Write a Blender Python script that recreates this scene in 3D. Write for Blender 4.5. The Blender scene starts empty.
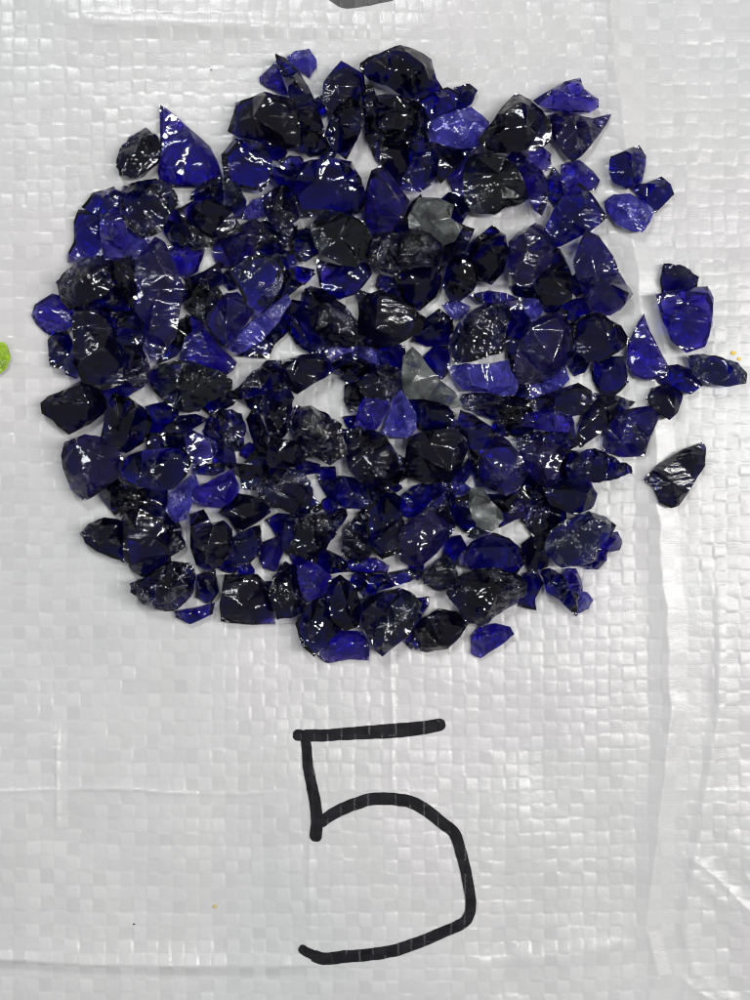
# tile origins: name -> (x, y, scale) of the measured blow-ups
TILES = dict(T1=(30,40,4.1667),T2=(190,40,4.1667),T3=(350,40,4.1667),T4=(510,40,4.1667),T5=(30,200,4.1667),T6=(190,200,4.1667),
 T7=(350,200,4.1667),T8=(510,200,4.1667),B1=(30,360,4.1667),B2=(190,360,4.1667),B3=(350,360,4.1667),B4=(510,360,4.1667),
 B5=(70,500,4.1667),B6=(230,500,4.1667),B7=(390,500,4.1667),R=(570,220,3.3333),
 a1=(150,150,6.25),a2=(250,150,6.25),a3=(350,70,6.25),a4=(350,170,6.25),a5=(450,130,6.25),a6=(450,230,6.25),a7=(150,250,6.25),a8=(250,250,6.25),
 b1=(350,270,6.25),b2=(530,290,6.25),b3=(150,350,6.25),b4=(250,350,6.25),b5=(350,360,6.25),b6=(450,350,6.25),b7=(150,450,6.25),b8=(250,450,6.25),
 c1=(350,460,6.25),c2=(450,450,6.25),c3=(530,400,6.25),c4=(530,500,6.25))
# tile | finish | layer | height | outline | high points | look
CHIPS = '''
T1|R|0|26|475,358 520,390 545,465 530,500 480,545 440,575 375,560 358,520 372,450 410,400|470,420 430,490|crumbly dark chip with pinpoint glints
T1|B|0|22|548,280 610,325 670,380 740,440 770,500 790,560 775,585 720,600 600,600 545,580 538,540 550,480 545,300|680,420 740,520 600,540|tall smooth blue triangle with its sharp tip up
T1|R|1|26|390,610 450,592 520,585 590,610 607,680 565,740 540,790 470,812 405,770 380,700|440,640 540,660|chunky black chip with a glinting seam
T1|D|0|20|225,690 265,640 340,615 380,645 375,700 345,730 280,725|330,650|small indigo chip with one dark facet
T5|D|0|18|200,40 240,45 300,80 310,200 300,240 240,235 155,255 150,225 180,170 180,90|240,120|deep blue block with a squared lower corner
T5|B|1|22|300,65 370,60 395,120 400,190 380,240 310,230 295,130|345,75 350,170|frosted blue chip sparkling at its top edge
T5|F|0|16|395,110 450,130 490,170 470,230 420,240 385,200|420,160|pale violet blue lump beside a long blade
T5|R|1|28|115,340 165,285 200,240 310,240 340,270 350,340 290,400 230,430 170,445 135,400|180,375 240,320 320,290|rough grey green chip with a pale diagonal ridge
T5|K|1|26|330,270 400,240 430,270 440,400 420,425 370,370 340,320|360,270 400,380|glossy chip with a white zigzag glint
T5|V|1|28|520,165 560,190 600,280 635,370 620,450 600,560 540,640 500,660 480,600 470,510 440,450 430,330 450,250 500,190|520,230 550,380 510,520|longest dusky violet blade standing upright
T5|K|0|18|350,360 420,440 460,490 350,470 250,430 300,370|350,420|black sliver sunk beneath lighter chips
T5|B|0|14|5,480 20,435 90,390 130,400 180,450 190,500 130,560 70,560 20,510|90,460|flat pure blue flake jutting out of the rim
T5|K|0|20|70,580 100,550 150,545 175,590 160,650 130,700 85,690 75,640|120,600|black chip crossed by one bright white line
T5|K|1|18|150,650 200,645 212,700 190,733 155,720 145,680|180,680|tiny shiny black knob against a dark slab
T5|S|1|26|190,450 230,430 280,450 330,540 370,640 385,750 350,765 300,780 215,745 190,640 180,520|240,480 310,620|broad matt black slab with straight sides
T5|R|1|24|340,480 420,470 470,520 460,600 490,680 480,750 440,770 400,740 380,640 345,560|400,500 440,640|crinkled dark chip with a white upper edge
B1|D|0|14|290,120 320,100 410,90 460,110 400,150 350,170 310,190|370,120|indigo wedge peeping out under a black slab
B1|Q|1|28|485,65 530,25 620,5 700,20 790,55 830,85 830,120 740,170 700,205 640,210 580,180 520,120|560,40 680,60 790,90 640,140|big grey chip scored with white cross lines
B1|K|0|20|720,190 760,150 830,130 870,140 840,185 760,225|800,160|narrow black wedge below a grey scored chip
T5|B|0|18|560,200 620,195 720,200 690,290 650,320 610,290|640,230|bright blue tongue pointing downward between dark chips
a1|Q|0|18|80,400 190,370 230,420 400,520 370,590 260,610 200,570 190,500 130,450|240,480 300,560|flat smoky grey flake with a rounded lip
a1|K|0|20|90,440 180,480 210,570 200,610 150,590 100,520|150,520|black crescent edge under a smoky flake
a1|S|1|26|190,370 270,320 390,310 480,360 520,420 560,500 430,540 330,490 210,420|350,330 440,365 330,440|black boulder with a pale curved crest
a1|Q|1|24|470,220 540,220 590,310 570,390 520,410 470,360|530,290|grey green chip with a dusty face
a1|K|0|20|280,260 360,190 440,180 475,220 470,310 380,305 270,300|380,240|black chip tucked under the tall blue triangle
a1|F|0|16|570,390 640,320 700,310 710,390 640,430 575,412|660,350|small vivid blue chip with a white flash
a1|V|0|22|410,570 560,480 640,440 700,480 680,600 620,680 540,720 440,720 400,650|600,540 500,620|smooth dusky violet chip with a soft fold
T2|D|1|24|140,480 190,420 330,430 332,500 325,580 290,620 200,600 150,590|200,445 300,450|blue block with frosted top corners
a2|D|1|28|130,110 250,110 390,70 500,60 620,80 680,180 710,300 690,370 600,400 480,380 330,400 290,290 160,190|380,95 610,130 660,260 300,200|widest deep blue slab with a frosted rim
a2|K|2|10|200,70 250,45 305,45 345,90 290,125 210,112|270,80|sparkling splinter lying on the wide blue slab
a2|R|1|26|90,290 190,225 240,230 280,310 290,420 230,520 170,490 110,400|205,250 200,390|jagged grey chip with a spiky glint
a2|Q|1|32|390,470 450,400 490,380 600,395 700,450 740,540 700,660 650,720 550,690 470,650 420,590|470,450 610,440 640,620|large round grey chip covered with fine white scratches
a2|K|0|20|20,510 100,440 200,520 280,470 270,560 180,640 60,640|150,540|black chip in deep shadow below a spiky one
a2|K|0|20|290,510 380,490 420,590 410,640 330,690 270,640 260,580|340,560|small black chip beside the round scratched one
a8|D|0|22|430,60 560,100 720,80 745,150 660,260 500,310 450,230 430,130|600,160|smooth navy chip under the round scratched one
a8|K|1|18|170,20 260,20 300,100 385,118 390,140 330,200 240,150|230,50 330,130|thin black chip with a squiggly glint
T6|Q|2|18|175,300 240,250 360,240 390,290 370,360 330,430 285,470 240,430 200,350|350,262 225,300 320,410|brown grey triangular chip with crumbled edges
T6|K|0|20|370,260 440,300 460,350 400,400 340,400|400,330|black chip hidden beside a brown grey triangle
T6|F|1|18|165,610 230,530 320,450 395,400 410,430 370,500 280,600 200,635|300,490 210,590|long frosted blue grey finger lying diagonally
T6|K|0|18|280,600 370,500 420,450 430,520 350,600 330,650 210,640|340,560|black wedge shadowing a frosted finger
a7|Q|0|22|230,350 310,250 410,240 440,290 370,400 350,450 260,380|320,300|small olive grey chip with a soft white corner
a7|V|1|24|370,400 470,290 540,280 640,380 560,500 500,610 420,560 350,470|490,310 590,370 480,470|dusky chip with white crackled shoulder
a7|B|0|22|200,690 230,560 320,480 365,520 410,590 520,690 500,740 420,790 300,750|320,520 400,680|rounded dark blue hump like an egg
a7|K|0|18|165,450 235,430 245,490 195,570 150,530|200,480|tiny black chip with two dots of light
a7|S|0|20|230,180 330,140 420,90 440,200 340,240 250,260|350,190|olive black chip sunk between blue ones
T6|R|1|32|470,390 510,365 560,380 640,440 690,520 712,575 680,600 590,600 540,560 500,510 475,440|505,395 560,470 530,545 690,560|glittering black chip with silver flakes along its edge
T6|D|0|22|380,420 470,430 500,540 560,600 570,650 510,640 440,590 390,500|440,500|dark chip leaning under a glittering neighbour
T6|F|0|12|570,620 700,592 735,650 690,660 600,672|660,625|flat translucent violet strip
T2|F|0|16|405,70 440,45 495,35 525,80 525,110 495,150 470,130 420,100|480,75|small bright blue chip with a white frosted edge
T2|B|0|16|300,150 345,110 370,90 400,140 405,200 380,215 330,190 300,170|350,140|blue flake peeking out left of a dark blade
T2|S|1|26|362,65 400,80 450,130 490,190 520,260 550,350 555,385 500,385 440,350 425,260 405,200 370,110|440,180 500,330|tall curved charcoal blade
T2|K|1|26|460,385 540,370 570,430 560,460 500,475 455,440|520,400|dark chip with one bead of light at the blade's foot
T2|S|1|28|195,260 310,220 420,250 445,330 450,430 400,445 330,420 210,395 165,370 190,300|270,330 320,250 395,290 380,400|large angular black chip with pale straight ridges
T2|S|1|24|630,95 715,140 720,180 700,250 640,290 590,310 560,250 565,180 600,130|620,200|charcoal chip with a single blue corner
T2|K|1|28|640,230 700,270 720,330 690,410 650,480 600,440 570,380 590,320|640,300 650,400|mirror bright black chip streaked with silver
a3|K|0|24|80,120 140,110 190,250 210,420 200,580 150,520 100,400 85,250|150,330|tall black sliver beside a silver streaked chip
T3|K|1|30|55,100 90,75 210,25 290,50 330,80 350,150 380,200 310,225 230,230 170,190 90,160 55,125|150,125 240,70 300,120 250,160|topmost black chip with a silvery crackled crown
a3|D|1|20|430,190 520,140 600,115 665,150 640,230 560,290 490,300 430,300|560,190|dark oval tip poking out beneath the crown chip
T3|Q|0|16|440,205 490,195 520,215 500,260 440,300 415,310 430,250|480,225|pale grey sliver at the rim
T3|F|1|20|335,345 400,315 500,285 580,350 565,400 520,440 440,440 345,415|430,330 510,350 480,410|milky blue flake with one white dot
a3|K|1|30|150,160 260,150 370,180 400,250 390,360 350,430 280,455 210,430 185,320|190,220 290,190 340,380 220,410|boxy glossy black chip with a white window glint
a3|K|1|22|370,190 450,230 490,300 480,370 430,430 390,420 375,330|430,300|black chip with a tiny vertical gleam
a3|S|0|22|200,450 360,460 420,500 380,640 310,730 230,640 200,560|300,520|plain black wedge under a boxy glossy chip
a3|D|1|26|370,480 420,410 470,370 500,500 530,620 500,700 440,740 350,730 330,680 385,570|460,400 430,560 500,620|rippled indigo chip with a silver lined side
a3|K|0|24|490,450 560,460 620,480 750,490 700,560 620,640 570,690 530,640 505,530|620,540|black chip under the milky blue flake
a4|V|1|22|140,20 200,-10 240,30 300,110 360,190 340,260 280,340 260,390 150,390 100,320 95,170 120,80|200,60 280,170 190,290|smooth blue teardrop with blunt bottom
T4|S|1|32|-120,410 -65,340 -25,280 30,222 85,250 130,290 165,350 165,410 110,450 40,450 -10,460 -80,460|40,280 60,370 -20,380|big domed charcoal chip with grainy top
T4|B|1|22|100,250 170,205 230,170 295,150 310,200 370,240 370,275 340,290 270,285 180,280 120,270|200,215 285,190 330,240|blue leaf shaped chip with a grey underside
T4|V|0|26|165,310 230,285 300,310 350,320 425,300 400,350 350,420 300,480 260,510 220,470 180,410|250,325 320,370 280,450|broad blue chip ending in a pointed spur
a5|B|1|20|510,140 570,110 620,150 625,220 560,240 510,200|570,160|round blue bead like chip with a white spark
a5|V|1|24|430,220 520,210 570,250 610,330 600,440 570,510 530,480 490,380 455,300|490,250 560,340|glossy blue blade with a curved light line
T4|D|0|14|185,540 220,580 225,630 200,690 170,650 160,590|195,610|thin dark sliver with a grey edge
T4|B|0|18|225,525 290,505 340,545 365,580 350,615 300,620 235,625 220,580|290,550|small wet looking blue chip above a dark triangle
T4|D|1|24|200,690 240,640 290,605 340,650 380,710 395,740 330,790 250,830 180,860 150,790|300,670 260,760|dark blue triangle with a round white spark
T4|D|0|22|415,490 480,460 540,435 570,480 565,540 550,590 490,615 430,590 415,550|500,480 480,560|stray cobalt chip with a flat dark top edge
T4|D|0|20|505,610 570,595 630,570 670,600 685,640 655,670 610,715 575,690 540,650|610,610|stray indigo chip with shiny wet corners
T4|F|0|20|400,670 440,640 500,635 560,670 600,710 580,760 550,800 520,800 450,770 410,720|450,690 550,720|stray pale blue chip combed with white lines
R|R|0|18|315,145 370,150 430,190 425,220 400,245 310,245 305,190|360,180|rough dark blue chip behind a cobalt block
R|B|1|28|290,245 380,225 460,220 478,260 475,350 450,420 390,440 340,400 310,320|380,245 455,250 465,345 345,330|large cobalt block with crossing white creases
R|B|0|16|250,310 268,370 300,430 325,480 330,520 270,535 215,520 190,480 195,410 230,340|250,440|flat blue teardrop flake with its tip up
R|D|0|16|300,490 360,480 410,500 440,550 400,580 350,560 300,545 270,520|360,510|shiny indigo chip between teardrop and grey pebble
R|S|0|22|275,560 330,545 380,580 360,640 330,665 290,640 255,600|320,590|dull black chip above a frosted slab
R|Q|1|20|395,455 430,445 490,450 560,475 590,510 585,545 520,555 450,540 410,510|440,470 540,500|ribbed grey brown pebble like chip furthest out
R|V|0|20|115,700 140,650 200,630 290,615 300,650 270,720 250,785 180,788 110,768|165,670 255,745 125,738 270,650|frosted indigo slab with a dark front edge
R|S|0|20|90,580 150,590 210,610 170,650 110,700 40,750 25,720 50,650|100,620 150,612|long charcoal chip slanting down to a point
R|S|0|22|445,740 455,760 450,820 400,900 365,950 340,960 300,940 280,890 250,865 290,820 370,770|400,790 300,840 360,920|lone charcoal shard lying apart from the pile
T8|V|1|28|320,140 370,160 430,240 455,300 508,380 460,440 400,472 340,440 285,320 272,260 290,200|330,210 410,350 480,385 330,350|tall chip fading from blue into grey
b2|S|1|26|330,170 440,150 500,200 560,230 610,320 540,380 450,430 370,430 310,370 290,280|430,220 530,310|soot black rough chip with a pointed side
b2|D|0|22|400,470 470,430 580,430 592,500 605,570 560,620 500,660 450,630 410,560|500,500|dark blue chip with a pale lower lip
b2|K|1|22|190,140 240,150 250,230 270,330 272,430 240,440 215,330 190,230|225,200 250,380|narrow sparkling strip like a string of beads
b2|K|0|18|290,370 330,400 370,440 340,500 290,520 260,470|320,450|small chip with a blazing white glint
b2|V|1|26|-10,235 100,170 190,150 230,240 240,340 230,450 170,510 60,560 0,575 -60,560 -90,480 -55,330|10,260 150,200 130,450|large dusky purple plate
b2|F|0|16|0,600 150,540 210,480 235,560 180,630 60,675 10,665|120,580|frosted blue rim showing under a purple plate
T8|F|0|16|70,400 140,390 155,440 100,500 65,470|105,430|small bluish chip with a curved white edge
T8|D|0|18|170,470 260,420 330,400 345,460 270,500 200,490|270,440|deep blue band between two dark chips
a6|V|1|28|380,80 440,20 540,-35 610,10 640,100 630,210 570,260 500,340 430,330 380,260|470,40 570,60 460,200|rounded chip half grey half bright blue
a6|S|1|26|640,120 690,130 740,230 765,330 750,420 690,450 600,450 540,350 560,290 640,220|690,180 640,310|greenish black chip with a small hook of light
a6|K|0|18|390,350 480,340 600,380 590,440 520,430 420,400|500,385|thin black band below the half blue chip
a6|K|1|30|120,100 200,30 265,-20 340,40 352,130 325,250 260,320 190,300 150,200|200,100 280,60 290,230|mirror polished black chip with a tall white flare
a6|K|1|28|0,220 50,150 130,170 170,230 175,300 140,370 60,430 10,420 -35,330|70,200 130,230 60,340|glassy bottle dark lump with a white window glint
T7|S|0|20|455,110 510,130 480,200 420,260 380,290 375,250|440,190|thin black blade lying behind the mirror polished chips
a5|Q|1|32|140,150 250,140 360,170 410,240 450,320 475,420 430,450 330,480 280,512 170,500 110,440 100,300 120,200|180,200 330,200 300,350 430,410|big olive black chip with a hooked white glint
a5|B|0|22|0,290 50,200 150,140 130,200 110,290 90,400 30,380|80,240|blue shoulder tucked against a big olive black chip
a5|K|0|20|0,400 90,420 110,500 60,580 0,520 -60,450|20,460|black chip speckled with light below a blue shoulder
a4|G|1|26|440,180 560,190 640,230 620,300 690,350 640,430 560,460 480,410 390,350 380,290|490,230 610,260 590,400|smooth smoky chip shining along one end
a4|K|0|20|430,170 445,210 390,340 380,380 300,390 275,350 340,260|350,320|black strip between teardrop and smoky chip
a4|R|1|30|120,420 180,395 300,400 430,370 540,440 570,480 550,560 540,590 350,610 270,640 160,600 100,520|200,440 400,430 520,540 300,560|wide grey chip glittering with crushed specks
T7|S|0|22|190,310 360,270 375,340 350,400 290,450 240,430 210,370|300,350|dark plum chip under the wide glittering one
T7|R|0|14|130,320 200,330 230,420 180,400 110,360|180,360|thin rough sliver beside a dark plum chip
T7|S|1|28|55,410 120,385 180,400 300,490 290,540 200,590 110,605 50,590 40,510|120,410 270,480 110,540|kite shaped olive chip edged with blue
T7|K|0|22|290,520 370,465 420,500 425,560 420,590 330,600 275,580|370,510|small coal black chip pointing upward
T7|F|0|8|395,440 440,422 490,445 470,480 430,490|440,455|paper thin pale flake lying in a gap
T7|R|1|28|430,560 490,480 560,440 650,430 662,480 640,560 640,620 560,650 450,670 425,620|540,480 620,450 480,590|coarse black rock with a pale upper corner
T7|D|0|20|650,400 710,420 750,500 745,600 740,740 690,720 660,650 650,560|700,520|dark blue column right of a coarse rock
T7|K|1|14|520,395 580,380 640,390 690,412 600,428 550,425|590,400|low black chip with a frilly white edge
b1|G|1|20|345,560 400,500 450,545 490,610 560,690 640,750 690,830 640,850 540,810 450,795 360,797 338,700|400,540 400,700 560,760|pale sage grey fin shaped chip
b1|D|0|20|460,550 530,490 610,485 612,560 600,640 560,680 500,620|540,540|blue topped dark chip beside a sage fin
b1|D|0|20|160,460 250,455 330,480 342,560 330,620 260,590 180,580|250,510|blue chip dotted with tiny sparks
b1|F|0|20|80,470 160,490 168,600 110,615 60,590 60,510|120,540|bright blue splash of a chip with a white heart
b1|K|1|18|0,620 60,560 140,590 155,620 90,660 0,700 -40,670|80,610|black crescent with a broad white highlight
b5|R|1|26|60,150 150,60 240,35 310,80 325,130 290,210 200,235 105,220|180,90 270,110|knobbly chip with a speckled round top
b5|B|1|20|105,222 235,235 230,290 180,400 120,450 40,400 60,310|140,270 110,380|blue stem shaped chip under a knobbly one
b5|F|1|24|270,250 320,205 360,260 400,340 405,420 360,470 290,470 215,450 240,370|320,270 340,380|bright lilac blue chip with sugary surface
b5|K|0|22|360,240 480,240 600,290 640,340 600,420 480,440 410,400 390,310|500,320|black chip in the shade of the sage fin
b4|S|0|24|600,230 690,200 725,260 685,360 630,372 595,310|650,260|dark oval chip bordering the bare middle gap
b5|R|1|30|0,450 110,440 210,480 260,560 360,640 300,680 230,740 120,760 60,740 10,680 -20,570|90,600 215,500 320,640 160,720|olive chip framed by white crushed ridges
b5|S|1|30|380,490 500,450 640,440 710,490 722,570 680,660 630,740 480,760 380,720 355,640|500,470 640,560 450,600 620,690|large faceted black chip with arc shaped glints
b6|F|1|22|10,110 100,90 200,95 350,75 370,140 410,210 390,270 330,280 200,250 100,240 50,190|120,130 340,110 370,220 150,220|brightest frosted blue bar
b6|R|0|22|100,280 250,270 370,290 480,310 500,400 430,450 330,460 260,420 130,370 70,320|250,330 420,360|crumbly black chip under a bright blue bar
B4|S|1|24|80,185 140,150 200,130 280,100 330,130 350,160 300,220 240,230 150,212|250,130 170,170|sooty black chip above a two tone blue one
B4|B|1|20|50,250 62,225 130,215 240,220 255,262 262,320 150,290 60,272|145,230 230,240|two tone chip bright blue and black
B4|R|1|16|20,330 120,300 240,305 285,350 230,372 120,345|120,318 220,330|strip of black crumbs with white glints
B4|V|1|24|40,352 130,345 230,370 200,440 192,510 150,525 110,490 60,430|130,365 205,385 150,490|plum slab with a violet right edge
B4|R|1|24|230,365 300,390 350,375 410,400 490,445 495,468 430,490 370,505 280,490 210,470 225,420|290,400 370,400 440,450|long plum grey chip tapering to a rounded nose
B4|K|1|24|200,500 330,510 355,560 340,610 270,640 180,600 150,540|220,530 310,560|wet looking bottle black chip with twin glints
B4|K|0|20|60,480 110,490 152,550 110,575 60,540|110,520|small black chip with one scratchy spark
B4|D|0|20|50,610 140,570 220,610 225,680 150,720 100,705 60,670|140,630|navy chip sheltered under a wet black one
c4|Q|2|22|100,260 130,190 240,120 370,70 480,110 540,160 500,230 430,290 400,380 300,412 200,422 130,370 95,310|390,110 470,150 280,240 160,300|large striated oval chip with a white ring glint
c4|B|0|18|430,250 500,210 550,200 580,260 562,312 500,325 430,310|530,250|bright blue tab sticking out past a striated oval
c4|D|0|18|320,410 430,370 430,315 485,320 480,380 430,432 370,432|430,380|dark blue lip beneath a striated oval
c4|B|0|20|225,430 290,430 325,500 332,580 260,570 205,490|290,490|blue half disc below a striated oval
c4|K|1|22|60,440 130,430 220,480 250,560 310,590 290,722 240,680 180,620 110,580 90,500|130,460 220,560 280,640|black chip with a barred white glint
c4|F|0|18|300,575 360,580 395,630 370,680 290,725|345,630|lavender tip at the lower right rim
B7|D|0|20|560,310 610,290 640,350 605,410 612,460 540,440 535,380|590,340|dark chip ending in a blue fishtail
B7|S|0|22|555,190 620,140 665,180 650,270 590,290 560,240|610,210|shadowy charcoal chip left of a striated oval
B7|D|1|26|300,240 350,180 430,145 490,165 540,210 555,250 520,300 440,292 350,290 310,270|380,200 480,200|bowl shaped indigo chip with a glittering rim
B7|R|1|32|250,390 290,330 350,300 430,290 510,305 560,345 560,390 520,430 450,470 390,520 320,500 290,440|330,375 440,385 530,365 400,470|large crystalline chip crusted white along its middle
B7|S|0|26|60,590 130,500 200,455 270,465 330,510 290,570 240,620 150,635 90,620|140,530 250,520 200,600|smooth brown black chip like a river pebble
B7|B|0|22|340,570 380,525 440,515 500,530 515,560 470,600 380,660 340,640|395,560 470,545|bright blue chip with a curved white crease at the bottom
B6|S|1|24|550,420 620,398 695,380 660,470 610,540 600,590 555,520|600,440|black triangle joined to a striated grey slab
B6|Q|1|24|700,380 750,400 790,440 740,560 640,637 608,610 605,550 650,480|710,410 640,590|striated grey slab standing on edge
B7|D|0|20|60,500 110,420 155,415 152,450 100,530 60,565|110,460|dark blue wedge right of a striated slab
c1|V|1|28|310,500 340,420 440,350 500,310 560,330 610,410 605,490 540,570 460,640 400,650 330,620|420,420 560,440 440,560|rounded chip blending olive into blue
c1|R|1|24|480,300 560,240 630,170 655,230 652,400 615,470 600,380 540,330|610,220 630,360|grey splinter with a fibrous sparkling face
B7|D|0|20|240,170 290,158 312,200 285,250 260,290 225,250|270,200|small indigo chip above a spiky grey one
B7|Q|0|22|145,310 200,260 240,235 272,300 262,350 210,372 150,345|220,280|spiky grey chip with fanned glints
B6|K|0|16|570,310 640,310 750,290 800,300 740,340 640,370 570,400 555,370|650,330|low curved black chip with a shiny lip
B6|D|0|14|440,270 530,250 600,245 650,275 640,302 560,305 480,295|560,270|flat navy oval tucked between sparkling chips
c2|G|1|24|140,260 210,250 260,330 310,380 322,430 260,490 200,480 150,420 130,340|190,290 300,400|pale frosted grey oval with a blue lower end
c2|V|0|20|320,330 400,300 440,290 490,350 460,410 400,430 320,470 315,400|420,330|hazy blue chip beside a pale oval
B3|V|1|26|560,400 610,315 660,350 710,410 732,470 700,530 650,555 590,530 550,500 540,440|615,350 690,450 600,500|big smooth blue dome with a diagonal crack line
B3|S|1|22|470,220 520,240 580,280 612,320 570,380 540,400 500,350 450,290|530,260 590,310|dark shard with a pale sloping ridge
B3|K|0|24|500,370 540,390 560,500 540,560 510,440|530,430|narrow black chip with a milk white edge
B3|F|0|18|405,262 440,248 495,295 480,315 430,292|450,270|small blue grey splinter
B3|D|0|20|440,440 490,420 512,460 470,512 430,500|470,460|small dark violet chip in a gap
c2|D|0|20|500,440 560,330 650,320 672,470 600,520 530,530 490,480|590,400|navy chip with velvety face
c2|K|0|20|30,320 110,300 150,420 160,520 100,500 40,450|110,400|glinting black strip beside the pale oval
c2|Q|0|12|130,540 170,490 235,520 180,552|175,520|tiny tan grey crumb of a chip
c2|F|0|20|20,222 70,205 112,240 70,275 28,262|65,235|tiny lilac nugget
c1|D|0|22|320,230 400,170 520,130 610,140 600,185 480,280 400,350 340,335 310,280|380,210 520,160|lens shaped chip with a clouded left end
c1|K|1|26|190,240 250,200 310,250 312,330 332,410 300,560 200,600 140,540 110,400 110,300|230,260 240,430|black chip wearing a cluster of star glints
b8|D|0|24|440,200 480,180 580,170 640,180 720,240 745,350 600,352 500,290|520,200 640,270|wide navy chip with one white bead on its corner
c1|R|0|20|80,150 200,140 252,170 200,240 140,242|170,190|crumbly black chip below a ridged olive one
c1|K|0|24|250,90 360,20 402,40 370,95 280,150|330,80|black corner chip with a white hairline edge
b8|R|0|24|600,500 680,410 715,385 735,470 750,640 680,690 590,650 580,590|690,430 700,600|sparkling little chip with a lilac blue tip
b8|R|1|30|300,440 400,410 500,390 580,380 592,420 560,470 480,590 400,680 330,650 270,600 290,520|380,430 540,410 420,600|upside down triangle chip glittering with a blue corner
b8|D|0|22|110,450 180,410 270,420 292,470 290,600 240,640 200,600 150,500|220,460|dark indigo chip left of a glittering triangle
b8|V|0|16|60,600 150,560 185,535 192,640 150,740 90,720 60,650|150,620|hazy indigo chip in a gap near the bottom
b8|R|1|28|60,240 110,180 200,130 330,140 360,200 380,280 430,340 430,370 330,390 260,380 130,340 60,290|160,180 325,150 290,300|dark chip with a blue white spray of sparkle
b4|S|1|28|110,680 140,560 290,580 345,660 290,722 130,722|160,580 290,600 260,700|smooth coal slab among crumbly chips
b4|R|1|30|290,370 380,360 480,410 560,470 570,560 600,640 500,700 420,660 340,650 300,560 270,480|370,390 330,500 480,540|broad glittering chip just below the bare middle gap
b4|D|0|18|560,500 640,500 750,540 750,600 640,590 570,550|650,540|deep blue wedge below the bare middle gap
b4|R|1|28|100,260 150,230 230,240 260,310 240,400 250,470 190,540 130,560 110,480 100,400 70,360|230,320 140,420 180,500|craggy black chip crossed by a bright rod like edge
b4|S|1|28|225,70 320,40 450,30 490,90 480,150 390,200 300,260 250,230 220,180|240,90 330,70 450,80 300,220|squarish black chip with a blue left face
b4|K|0|24|500,90 580,70 680,90 722,120 660,160 630,200 570,150 520,130|600,100|black frill with sparks along the bare middle gap
b4|Q|0|16|490,75 600,20 700,-12 722,40 600,72 520,92|610,40|pale translucent rod in the middle
B2|R|1|28|200,120 260,60 320,10 370,10 392,90 370,110 320,140 230,150|300,40 340,60 240,110|brown black chip with a straight bright rib
B2|K|0|18|180,150 310,130 322,170 280,220 225,175|250,160|black chip with one blue fleck in the shade
B2|K|0|26|235,260 270,200 310,290 330,440 290,530 220,520 205,450 270,370|290,360|tall black chip with faint upright streaks
b3|R|1|26|400,410 480,390 560,410 582,500 560,600 510,612 460,560 430,470|440,420 540,430 510,580|fan shaped chip with white fractured edge
b3|D|0|26|340,510 380,420 440,480 500,560 440,580 360,545|400,490|blue facet behind a fan shaped chip
b3|B|1|24|225,540 260,510 420,590 400,640 330,712 260,690 238,620|260,525 405,595|violet blue crystal with a crisp bright edge
b3|D|0|24|420,560 510,612 525,700 400,715 405,620|460,600|dark blue chip right of a violet crystal
B1|D|0|20|490,200 560,180 612,210 600,260 560,320 500,290 480,240|540,220|blue chip with crinkly sparkling top
B1|S|0|18|610,240 680,230 722,250 650,300 590,322 560,300|650,250|dull black chip with a beige edge
B1|K|0|20|500,310 640,310 705,370 660,400 620,390 500,365|600,340|black chip roofing over the brilliant striped one
B1|K|1|28|350,145 400,160 480,215 490,260 470,330 400,375 330,360 300,330 310,280 330,190|365,165 440,205 380,250|peaked black chip with white folded glints
B1|S|0|26|55,180 80,155 140,130 210,90 260,110 310,180 290,220 240,260 160,300 120,270 100,245 60,220|210,115 240,180 110,190|blunt black chip with a glowing blue nose
B1|V|1|30|135,400 150,350 230,320 290,330 350,370 380,420 350,490 270,550 220,575 170,530 140,450|200,360 275,395 240,500|big domed chip blue above and black below
B1|K|0|22|280,540 350,480 372,520 372,620 350,637 310,590|340,550|black wedge propped behind a big domed chip
B1|K|2|24|375,440 420,400 490,375 560,370 630,380 662,420 640,480 590,530 540,540 460,520 400,490|450,410 600,410 530,490|brilliant chip with ladder like white reflections
B1|R|0|22|345,530 400,515 470,560 460,600 390,640 350,600|400,560|gritty grey chip below the ladder glint one
B1|F|1|20|590,560 640,510 680,480 692,520 670,590 650,650 610,667 570,620|650,540 620,630|frosted blue finger pointing upward
b7|B|1|26|280,230 360,210 430,170 500,130 540,250 500,310 440,350 350,340 280,310|330,240 500,200 460,290|vivid blue chip with a double white dash
b7|S|0|24|540,280 640,300 720,340 732,390 650,450 560,500 500,420 450,390|650,340 590,420|dark chip with a dusty plum facet
b7|R|1|24|510,560 560,530 670,490 682,560 672,650 620,690 520,712 500,640|540,580 650,530|square black chip with snowy left side
b7|S|1|28|260,420 340,390 380,470 450,450 500,500 502,600 440,700 360,750 290,700 260,600|320,420 400,480 360,620|tall charcoal chip with sparkling peak
b7|R|0|22|95,420 150,440 190,500 205,600 130,642 90,560|130,510|narrow gritty chip between two charcoal ones
B5|K|0|26|45,140 80,100 140,75 190,80 240,100 250,200 220,260 170,240 110,215 65,180|130,110 200,160|teal black chip at the lower left rim
B5|S|1|24|215,75 270,40 380,90 400,180 412,260 350,290 310,318 260,290 225,230 225,120|260,90 370,160 310,250|matt plum black slab near the lower left
B5|R|1|28|250,350 310,325 420,260 500,265 522,320 500,400 460,440 420,465 350,455 290,420 252,385|440,290 480,350 320,385|grey crystalline chip with frosted top
B5|D|0|18|435,465 520,450 600,430 592,475 500,517 440,490|510,470|dark blue base chip under a crystalline one
B5|K|0|22|535,320 600,300 612,380 580,425 530,400|570,350|small chip ringed with a white sparkle
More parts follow.
